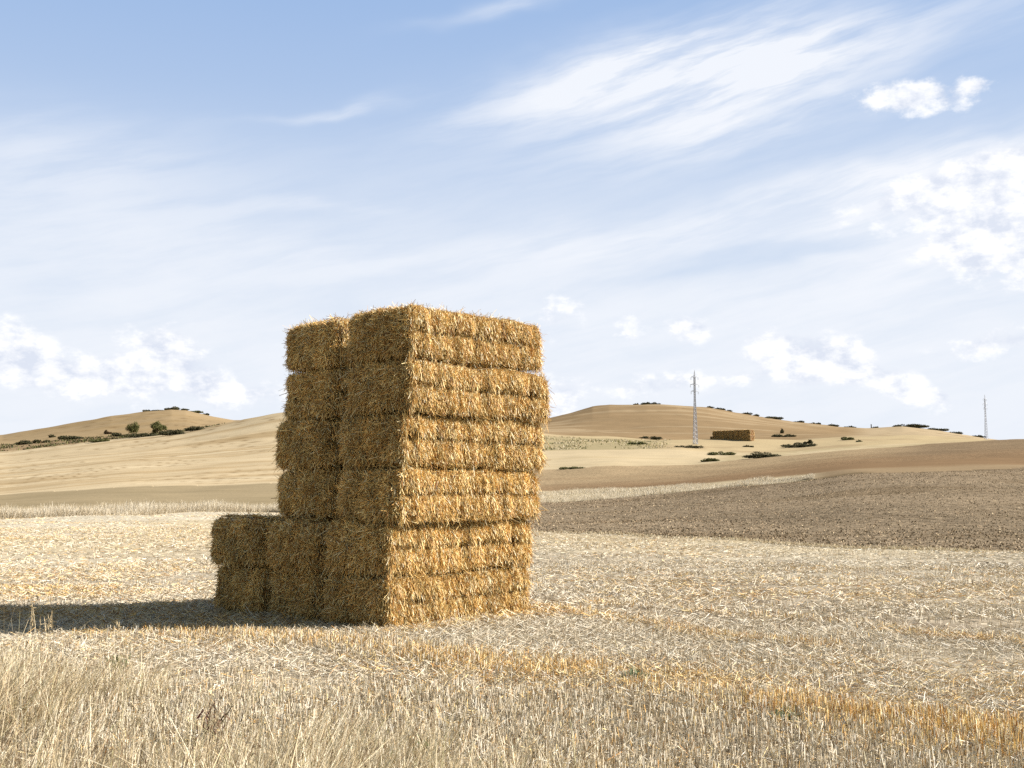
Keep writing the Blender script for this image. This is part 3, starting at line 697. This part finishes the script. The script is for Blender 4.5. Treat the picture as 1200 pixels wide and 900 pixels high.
SH = [(29, 521, 22, 6, 'dark low shrub at the far left end of the scrub below the left hill', GREENS, GL, 0),
      (51, 519, 22, 5, 'dark low shrub second from the left end of the scrub below the left hill', GREENS, GL, 0),
      (61, 513, 10, 4, 'small round shrub set just behind the scrub, left of its long hedge clump', GREENS, GL, 0),
      (82, 515, 34, 6, 'long dark hedge-like shrub in the left half of the scrub below the left hill', GREENS, GL, 0),
      (118, 518, 22, 5, 'grey green low shrub at the front of the scrub, left of the two trees', OLIVES, GL, 0),
      (126, 509, 8, 6, 'small rounded reddish shrub standing left of the two trees', np.array([lin(120, 98, 66), lin(100, 82, 56)]), GL, 0),
      (137, 511, 16, 5, 'small dark shrub just left of the left tree', GREENS, GL, 0),
      (168, 512, 46, 6, 'long dark shrub spreading under the two trees', GREENS, GL, 0),
      (201, 510, 28, 9, 'dark mounded shrub right of the right tree', GREENS, GL, 0),
      (230, 504.5, 24, 6, 'dark green low shrub at the right end of the scrub, on the pale slope', GREENS, GL, 0),
      (180, 484, 30, 3, 'thin dark line of brush along the left part of the left hilltop', GREENS, GT, 1),
      (206, 483, 26, 6, 'tallest dark shrub on the summit of the left hill', GREENS, GT, 1),
      (228, 487, 20, 4, 'rough brown brush on the right shoulder of the left hilltop', OLIVES, GT, 1),
      (241, 489, 9, 3.5, 'small dark shrub at the right end of the left hilltop', GREENS, GT, 1),
      (745, 477, 7, 3, 'small dark shrub left of the summit of the right hill', GREENS, GC, 1),
      (763, 477, 24, 4.5, 'wide dark shrub on the summit of the right hill', GREENS, GC, 1),
      (832, 480.5, 9, 3.5, 'small dark shrub on the skyline just right of the near pylon', GREENS, GC, 1),
      (843, 481.5, 14, 3.5, 'dark skyline shrub above the distant straw stack, left one', GREENS, GC, 1),
      (854, 484, 9, 3, 'dark skyline shrub above the distant straw stack, right one', GREENS, GC, 1),
      (876, 488, 12, 4, 'dark skyline shrub just past the right end of the distant straw stack', GREENS, GC, 1),
      (887, 490, 8, 4, 'small skyline shrub left of the large one on the falling ridge', GREENS, GC, 1),
      (906, 493.5, 20, 6, 'large dark shrub on the falling ridge of the right hill', GREENS, GC, 1),
      (937, 498.5, 13, 3.5, 'low dark shrub where the ridge levels out right of the large one', GREENS, GC, 1),
      (955, 500, 13, 3.5, 'low dark shrub in the middle of the level ridge', GREENS, GC, 1),
      (975, 503, 15, 3.5, 'longest low shrub on the level part of the ridge', GREENS, GC, 1),
      (995, 505, 14, 3, 'flat low shrub just left of the small saddle in the skyline', GREENS, GC, 1),
      (1027, 505.5, 8, 3, 'tiny shrub in the small saddle of the skyline', GREENS, GC, 1),
      (1066, 504, 40, 6, 'long dark brush on the crown of the low far right hill', GREENS, GC, 1),
      (1097, 508, 32, 4.5, 'dark brush trailing down right of the crown of the far right hill', GREENS, GC, 1),
      (1119, 511, 18, 4, 'small dark brush low on the far right hill, left of the far pylon', GREENS, GC, 1),
      (1146, 515, 14, 4.5, 'small dark shrub at the foot of the far pylon', GREENS, GC, 1),
      (762, 514.5, 28, 4.5, 'flat dark shrub on the field line left of the near pylon', GREENS, GM, 0),
      (747, 521, 22, 4, 'low olive brush at the upper edge of the pale field, left of the pylon', OLIVES, GM, 0),
      (670, 549.5, 34, 3, 'low olive brush along the lower edge of the pale field', OLIVES, GM, 0),
      (845, 533.5, 30, 6, 'flat green shrub right of the tip of the pale field', OLIVES, GM, 0),
      (832, 541, 20, 4.5, 'small olive shrub at the lower tip of the pale field', OLIVES, GM, 0),
      (893, 536.5, 38, 9, 'large dark mounded shrub at the edge of the brown field', GREENS, GM, 0),
      (917, 508, 6, 7, 'small upright dark bush right of the distant straw stack', GREENS, GM, 0),
      (918, 512, 34, 3.5, 'low dark brush spreading round the small upright bush', GREENS, GM, 0),
      (934, 524, 52, 6, 'widest dark shrub behind the large mound, right of the hollow', GREENS, GM, 0),
      (947, 520, 12, 6, 'rounded shrub rising at the right end of the widest one', GREENS, GM, 0),
      (991, 516, 18, 5, 'grey green domed shrub alone on the pale far field', OLIVES, GM, 0),
      (1007, 518, 9, 2.5, 'tiny brown tuft right of the domed shrub on the far field', OLIVES, GM, 0),
      (877, 524, 14, 2.5, 'tiny dark shrub in the middle of the hollow below the distant stack', GREENS, GM, 0),
      (808, 525, 40, 3, 'thin dark hedge in the ditch in front of the near pylon', GREENS, GM, 0)]
for k, (px, py, wp, hp, lb, pal, grp, cr) in enumerate(SH):
    shrub(px, py, wp, hp, lb, pal, k, group=grp, crest=bool(cr))

def tree(px, py, wpx, hpx, label, seed):
    p = ground_at(px, py); s = p[1] / F; H = hpx * s; W_ = wpx * s; g = np.random.default_rng(seed)
    root = empty('broadleaf_tree', p, label, 'tree', 'two trees below the left hill')
    # trunk with limbs
    V_, F_ = [], []
    def limb(a, b, r0, r1):
        a, b = np.array(a), np.array(b); ax = (b - a) / np.linalg.norm(b - a); u = np.cross(ax, [.3, .9, .1]); u /= np.linalg.norm(u); v = np.cross(ax, u); o = len(V_)
        for q in range(4):
            t_ = q / 3; c = a + (b - a) * t_ + g.normal(size=3) * r0 * .25 * (0 < q < 3)
            for m in range(7): an = m / 7 * 2 * math.pi; V_.append(c + (u * math.cos(an) + v * math.sin(an)) * (r0 + (r1 - r0) * t_))
        for q in range(3):
            for m in range(7): F_.append((o + q * 7 + m, o + q * 7 + (m + 1) % 7, o + q * 7 + 7 + (m + 1) % 7, o + q * 7 + 7 + m))
    limb((0, 0, -.3), (0, 0, H * .4), .22, .15)
    for q in range(6):
        an = q * 1.05; limb((0, 0, H * (.2 + .03 * q)), (math.cos(an) * W_ * .3, math.sin(an) * W_ * .3, H * (.55 + .05 * q)), .09, .03)
    link('trunk', mesh_np('trunk', np.array(V_), np.array(F_), M_BARK, np.tile(lin(96, 80, 60, .6), (len(V_), 1)), True), root)
    n = 4200; lob = 22
    cen = g.normal(size=(lob, 3)); cen /= np.linalg.norm(cen, axis=1, keepdims=True); cen *= g.uniform(.3, .75, (lob, 1))
    cen = cen * np.array([W_ * .5, W_ * .5, H * .46]) + np.array([0, 0, H * .46])
    w_ = g.integers(0, lob, n); v = g.normal(size=(n, 3)); v /= np.linalg.norm(v, axis=1, keepdims=True)
    pp = cen[w_] + v * (g.uniform(.4, 1, (n, 1)) * H * .17); pp[:, 2] = np.maximum(pp[:, 2], H * .08)
    d = g.normal(size=(n, 3)); d /= np.linalg.norm(d, axis=1, keepdims=True)
    co, f, c = blades(pp, d, g.uniform(.15, .35, n), g.uniform(.12, .25, n), straw_cols(n, g, OLIVES, np.ones(4), .62), None, 1, .7, seed)
    link('crown', mesh_np('crown', co, f, M_LEAF, c), root)
tree(156, 510.5, 19, 19, 'left of two olive green trees below the left hill, narrower crown', 201)
tree(184.5, 509.5, 24, 18, 'right of two olive green trees below the left hill, wider rounder crown', 202)

# broken soil on the ploughed field
g = np.random.default_rng(91); n = 70000
px = g.uniform(560, 1280, n); D, _ = knots(px); s = 1 + g.uniform(size=n) ** 1.6 * .98; dep = D[1] * (2 - s) + D[2] * (s - 1)
x = (px - 600) / F * math.cos(PITCH) * dep; d = g.normal(size=(n, 3)) + np.array([0, 0, .6]); d /= np.linalg.norm(d, axis=1, keepdims=True)
SOIL = np.array([lin(140, 120, 96), lin(120, 100, 78), lin(160, 142, 118), lin(188, 170, 140), lin(104, 86, 66)])
co, f, c = blades(np.stack([x, dep, gz(x, dep) - .02], 1), d, g.uniform(.02, .06, n) * (1 + dep / 120), g.uniform(.02, .06, n) * (1 + dep / 120), straw_cols(n, g, SOIL, np.array([.3, .12, .35, .15, .08]), 1.2), None, 1, .6, 4)
link('soil_clods', mesh_np('soil_clods', co, f, M_BARK, c), kind='stuff')

# low olive scrub on the bank behind the pale field
g = np.random.default_rng(55); n = 9000
px = g.uniform(560, 800, n); s = 4.03 + g.uniform(size=n) ** 1.0 * .75; D, _ = knots(px); dep = D[4] * (5 - s) + D[5] * (s - 4)
x = (px - 600) / F * math.cos(PITCH) * dep; kp = g.uniform(size=n) < np.clip(.35 + fbm(x / 9, dep / 9, 0, 12, 3) * 1.4, 0, 1) * (1 - sstep(740, 800, px)); x, dep = x[kp], dep[kp]; n = len(x)
d = g.normal(size=(n, 3)) * .5 + np.array([0, 0, 1]); d /= np.linalg.norm(d, axis=1, keepdims=True)
co, f, c = blades(np.stack([x, dep, gz(x, dep) - .05], 1), d, g.uniform(.2, .6, n), g.uniform(.15, .4, n), straw_cols(n, g, np.concatenate([OLIVES, DRY[:3]]), np.array([1, .5, 1, .3, 1.3, 1.5, 1.5]), .8), None, 1, .6, 4)
link('scrub', mesh_np('scrub', co, f, M_GRASS, c), kind='stuff')

n = 9000; px = g.uniform(-60, 262, n); s = 5.0 + g.uniform(size=n) * .9; D, _ = knots(px); kk = 5; dep = D[5] * (6 - s) + D[6] * (s - 5)
x = (px - 600) / F * math.cos(PITCH) * dep; kp = g.uniform(size=n) < np.clip(.25 + fbm(x / 11, dep / 14, 0, 13, 3) * 1.8, 0, 1); x, dep = x[kp], dep[kp]; n = len(x)
d = g.normal(size=(n, 3)) * .5 + np.array([0, 0, 1]); d /= np.linalg.norm(d, axis=1, keepdims=True)
co, f, c = blades(np.stack([x, dep, gz(x, dep) - .05], 1), d, g.uniform(.3, 1.0, n), g.uniform(.25, .6, n), straw_cols(n, g, np.concatenate([GREENS, OLIVES, DRY[3:5]]), np.ones(11), .6), None, 1, .6, 4)
link('scrub', mesh_np('scrub', co, f, M_GRASS, c), kind='stuff')

# ------------------------------------------------------------------ distant straw stack
def small_bale():
    half = np.array([2.4, 1.19, .71]) / 2; g = np.random.default_rng(5); V_, F_, o = [], [], 0
    for ax in range(3):
        for sg in (-1, 1):
            u, v = [k for k in range(3) if k != ax]; m = 7
            uu, vv = np.meshgrid(np.linspace(-1, 1, m), np.linspace(-1, 1, m), indexing='ij')
            p = np.zeros((m * m, 3)); p[:, u] = uu.ravel() * half[u]; p[:, v] = vv.ravel() * half[v]; p[:, ax] = sg * half[ax]
            inn = np.clip(p, -(half - .1), half - .1); dd = p - inn; dd /= np.linalg.norm(dd, axis=1, keepdims=True)
            V_.append(inn + dd * .1 + dd * (fbm(p[:, 0] * 3, p[:, 1] * 3, p[:, 2] * 3, 2) * .04)[:, None])
            i, j = np.meshgrid(np.arange(m - 1), np.arange(m - 1), indexing='ij'); a = (i * m + j).ravel() + o
            f = np.stack([a, a + m, a + m + 1, a + 1], 1); F_.append(f if sg * (1 if ax != 1 else -1) > 0 else f[:, ::-1]); o += m * m
    V_ = np.concatenate(V_); c0 = np.tile(lin(110, 76, 40), (len(V_), 1))
    n = 1500; p = g.uniform(-1, 1, (n, 3)) * half; ax = g.integers(0, 3, n); p[np.arange(n), ax] = np.sign(p[np.arange(n), ax]) * half[ax]
    nn = np.zeros((n, 3)); nn[np.arange(n), ax] = np.sign(p[np.arange(n), ax])
    d = g.normal(size=(n, 3)) * .6 + np.array([0, 0, -.5]) + nn * .5; d /= np.linalg.norm(d, axis=1, keepdims=True)
    J = join([(V_ - 0, np.concatenate(F_), c0), blades(p, d, g.uniform(.06, .2, n), g.uniform(.02, .05, n), straw_cols(n, g), None, 1, .6, 3)])
    return mesh_np('straw_bale', J[0], J[1], M_BALE, J[2])
sb = small_bale(); ca = R(50)
base = ground_at(880, 517); d1_, d2_ = np.array([math.cos(ca), math.sin(ca)]), np.array([-math.sin(ca), math.cos(ca)])
K2 = base[1] / 414.
gd = np.random.default_rng(4)
for layer in range(6):
    ncol = 14 if layer < 3 else 13; off = 0.0
    for q in range(ncol):
        c_ = base[:2] + d1_ * 1.2 + d2_ * (.6 + off + q * 1.2) * K2
        o = link('straw_bale', sb); o.location = (c_[0], c_[1], base[2] + (.35 + layer * .70) * K2); o.rotation_euler = (R(gd.uniform(-1.5, 1.5)), R(gd.uniform(-1, 1)), ca + R(gd.uniform(-4, 4))); o.scale = (K2 * 1.25, K2 * .97, K2 * gd.uniform(.93, 1.04)); o.location.x += gd.uniform(-.12, .12)
        o['label'] = 'one of many small bales in the long distant stack below the right hill'; o['category'] = 'straw bale'; o['group'] = 'bales of the distant straw stack'

# ------------------------------------------------------------------ lattice pylons
pm = bpy.data.materials.new('galvanised_steel'); pm.use_nodes = True; t = pm.node_tree; b = t.nodes['Principled BSDF']
ge = t.nodes.new('ShaderNodeNewGeometry'); nz = noise(t, ge.outputs['Position'], 1.5, 4)
t.links.new(mixc(t, nz, (.26, .28, .34), (.40, .42, .48)), b.inputs['Base Color']); b.inputs['Roughness'].default_value = .5; b.inputs['Metallic'].default_value = .2
gm = bpy.data.materials.new('insulator_glass'); gm.use_nodes = True; t = gm.node_tree; b = t.nodes['Principled BSDF']
ge = t.nodes.new('ShaderNodeNewGeometry'); nz = noise(t, ge.outputs['Position'], 8, 2)
t.links.new(mixc(t, nz, (.25, .3, .33), (.35, .42, .45)), b.inputs['Base Color']); b.inputs['Roughness'].default_value = .2
class Bars:
    def __init__(s): s.v, s.f = [], []
    def bar(s, a, b, r, r2=None, k=4):
        a, b = np.array(a, float), np.array(b, float); r2 = r if r2 is None else r2
        ax = (b - a) / np.linalg.norm(b - a); u = np.cross(ax, [.21, .34, .91] if abs(ax[2]) < .9 else [1, .1, 0]); u /= np.linalg.norm(u); v = np.cross(ax, u); o = len(s.v)
        for c, q in ((a, r), (b, r2)):
            for m in range(k): an = (m + .5) / k * 2 * math.pi; s.v.append(c + (u * math.cos(an) + v * math.sin(an)) * q)
        for m in range(k): s.f.append((o + m, o + (m + 1) % k, o + k + (m + 1) % k, o + k + m))
        s.f.append(tuple(o + m for m in range(k))[::-1][:4]); s.f.append(tuple(o + k + m for m in range(k))[:4])
    def mesh(s, name, mat): return mesh_np(name, np.array(s.v), np.array(s.f), mat)
def pylon(px, py, hpx, label, rz, dist=None):
    if dist is None: p = ground_at(px, py)
    else:
        d = pix_dir(px, py); d = d / d[1]; p = np.array([d[0] * dist, dist, EYE + d[2] * dist])
    H = hpx * p[1] / F; q = H / 24.5
    root = empty('lattice_pylon', p, label, 'pylon', 'lattice power pylons', rz)
    B = Bars(); wb, wt = 1.25 * q, .42 * q; zt = H * .955
    half = lambda z: (wb + (wt - wb) * min(1, z / (H * .62))) / 2
    cs = [(-1, -1), (1, -1), (1, 1), (-1, 1)]
    zs = list(np.linspace(0, H * .62, 12)) + list(np.linspace(H * .66, H * .90, 9))
    for z0, z1 in zip(zs[:-1], zs[1:]):
        a, b_ = half(z0), half(z1)
        for k in range(4):
            (x0, y0), (x1, y1) = cs[k], cs[(k + 1) % 4]
            B.bar((x0 * a, y0 * a, z0 - (2.5 if z0 == 0 else 0)), (x0 * b_, y0 * b_, z1), .075 * q)
            B.bar((x0 * a, y0 * a, z0), (x1 * b_, y1 * b_, z1), .04 * q); B.bar((x1 * a, y1 * a, z0), (x0 * b_, y0 * b_, z1), .04 * q)
            B.bar((x0 * b_, y0 * b_, z1), (x1 * b_, y1 * b_, z1), .035 * q)
    for x0, y0 in cs: B.bar((x0 * wt / 2, y0 * wt / 2, H * .90), (0, 0, H), .06 * q, .03 * q)
    link('lattice_mast', B.mesh('lattice_mast', pm), root)
    for zf, sp_ in ((.90, 1.25), (.80, 1.5), (.71, 1.25)):
        A = Bars(); z = H * zf; L = sp_ * q
        for sx in (-1, 1):
            for yy in (-1, 1):
                A.bar((0, yy * wt * .5, z), (sx * L, 0, z + .02), .05 * q); A.bar((0, yy * wt * .5, z + .55 * q), (sx * L, 0, z), .045 * q)
            A.bar((sx * L * .5, 0, z), (sx * L * .5, 0, z + .28 * q), .03 * q)
        arm = link('crossarm', A.mesh('crossarm', pm), root)
        for sx in (-1, 1):
            I = Bars()
            for k in range(6): I.bar((sx * L, 0, z - .08 * q - k * .14 * q), (sx * L, 0, z - .2 * q - k * .14 * q), .09 * q, .04 * q, 4)
            I.bar((sx * L, 0, z), (sx * L, 0, z - 1.0 * q), .02 * q)
            link('insulator', I.mesh('insulator', gm), arm)
pylon(815, 521, 88, 'nearer lattice power pylon left of the distant straw stack', R(14))
pylon(1156, 517, 55, 'farther lattice power pylon on the skyline at the right edge', R(24), 610.)

# skyline post
post = Bars(); post.bar((0, 0, -1), (0, 0, 2.2), .35, .3); post.bar((0, 0, 2.2), (0, 0, 2.5), .5, .1)
o = link('stone_marker', post.mesh('stone_marker', M_BARK)); d = pix_dir(1021, 500); d = d / d[1]; tt = np.linspace(560, 900, 500); zz = gz(d[0] * tt, tt); k = int(np.argmax((zz - EYE) / tt)); o.location = (d[0] * tt[k], tt[k], zz[k] - .2); o['label'] = 'tiny upright dark marker on the skyline left of the far right hill crown'; o['category'] = 'marker'
for me_ in (o.data,):
    ca_ = me_.color_attributes.new('col', 'FLOAT_COLOR', 'POINT'); ca_.data.foreach_set('color', np.tile([.08, .08, .06, 1], len(me_.vertices)).astype(np.float32))

# ------------------------------------------------------------------ weeds that stand out of the grass
def weed(px, py, hgt, label, kind, seed):
    p = ground_at(px, py); g = np.random.default_rng(seed); parts = []
    if kind == 'oat':
        n = 3; d = g.normal(size=(n, 3)) * .1 + np.array([0, 0, 1]); d /= np.linalg.norm(d, axis=1, keepdims=True)
        L_ = g.uniform(.75, 1, n) * hgt; bend = g.normal(size=(n, 3)) * .1; root = g.normal(size=(n, 3)) * .02; root[:, 2] = 0
        parts.append(blades(root, d, L_, np.full(n, .007), np.tile(lin(226, 206, 170, .8), (n, 1)), bend, 4, .5, seed))
        tip = root + d * L_[:, None] + bend * L_[:, None]; k = 22; tr = np.repeat(tip, k, 0) - np.repeat(d, k, 0) * g.uniform(0, .2, (n * k, 1)); dd = g.normal(size=(n * k, 3)) + np.array([0, 0, -.3]); dd /= np.linalg.norm(dd, axis=1, keepdims=True)
        parts.append(blades(tr, dd, g.uniform(.02, .06, n * k), np.full(n * k, .007), np.tile(lin(212, 190, 150, .8), (n * k, 1)), None, 1, .3, seed + 1))
    else:
        n = 70; pal = {'green': np.array([lin(96, 118, 62), lin(76, 98, 50), lin(122, 136, 84)]), 'dock': np.array([lin(92, 52, 42), lin(74, 44, 38), lin(112, 70, 52)]),
                       'teal': np.array([lin(128, 146, 112), lin(150, 160, 124)])}[kind]
        dd = g.normal(size=(n, 3)) * .6 + np.array([0, 0, .7]); dd /= np.linalg.norm(dd, axis=1, keepdims=True)
        root = np.stack([g.normal(0, .05, n), g.normal(0, .05, n), g.uniform(0, .6, n) * hgt], 1)
        parts.append(blades(root, dd, g.uniform(.3, .6, n) * hgt, g.uniform(.01, .022, n), straw_cols(n, g, pal, np.ones(len(pal)), .8), g.normal(size=(n, 3)) * .2, 3, .3, seed))
        parts.append(blades(np.zeros((2, 3)), np.array([[.05, 0, 1.], [-.08, .03, 1.]]), np.full(2, hgt), np.full(2, .008), np.tile(pal[:1], (2, 1)) * .8, None, 3, .6, seed))
    j_ = join(parts); o = link('weed', mesh_np('weed', j_[0], j_[1], M_GRASS, j_[2])); o.location = p; o['label'] = label; o['category'] = 'weed'
weed(45, 790, .75, 'tall pale grass stalk in front of the shadow, leftmost', 'oat', 1)
weed(62, 800, .7, 'tall pale oat stalk just right of the leftmost one', 'oat', 2)
weed(142, 768, .45, 'single pale seeding stalk rising at the near edge of the shadow', 'oat', 3)
weed(494, 893, .16, 'small dark green leafy weed at the bottom edge of the stubble', 'green', 4)
weed(248, 872, .30, 'dark reddish brown dock weed in the dry grass', 'dock', 5)
weed(138, 786, .16, 'small light green weed in the pale grass on the left', 'green', 6)
weed(748, 800, .14, 'faint grey green weed on the golden wheel track', 'teal', 7)
weed(922, 850, .14, 'grey green weed right of the middle of the golden track', 'teal', 8)
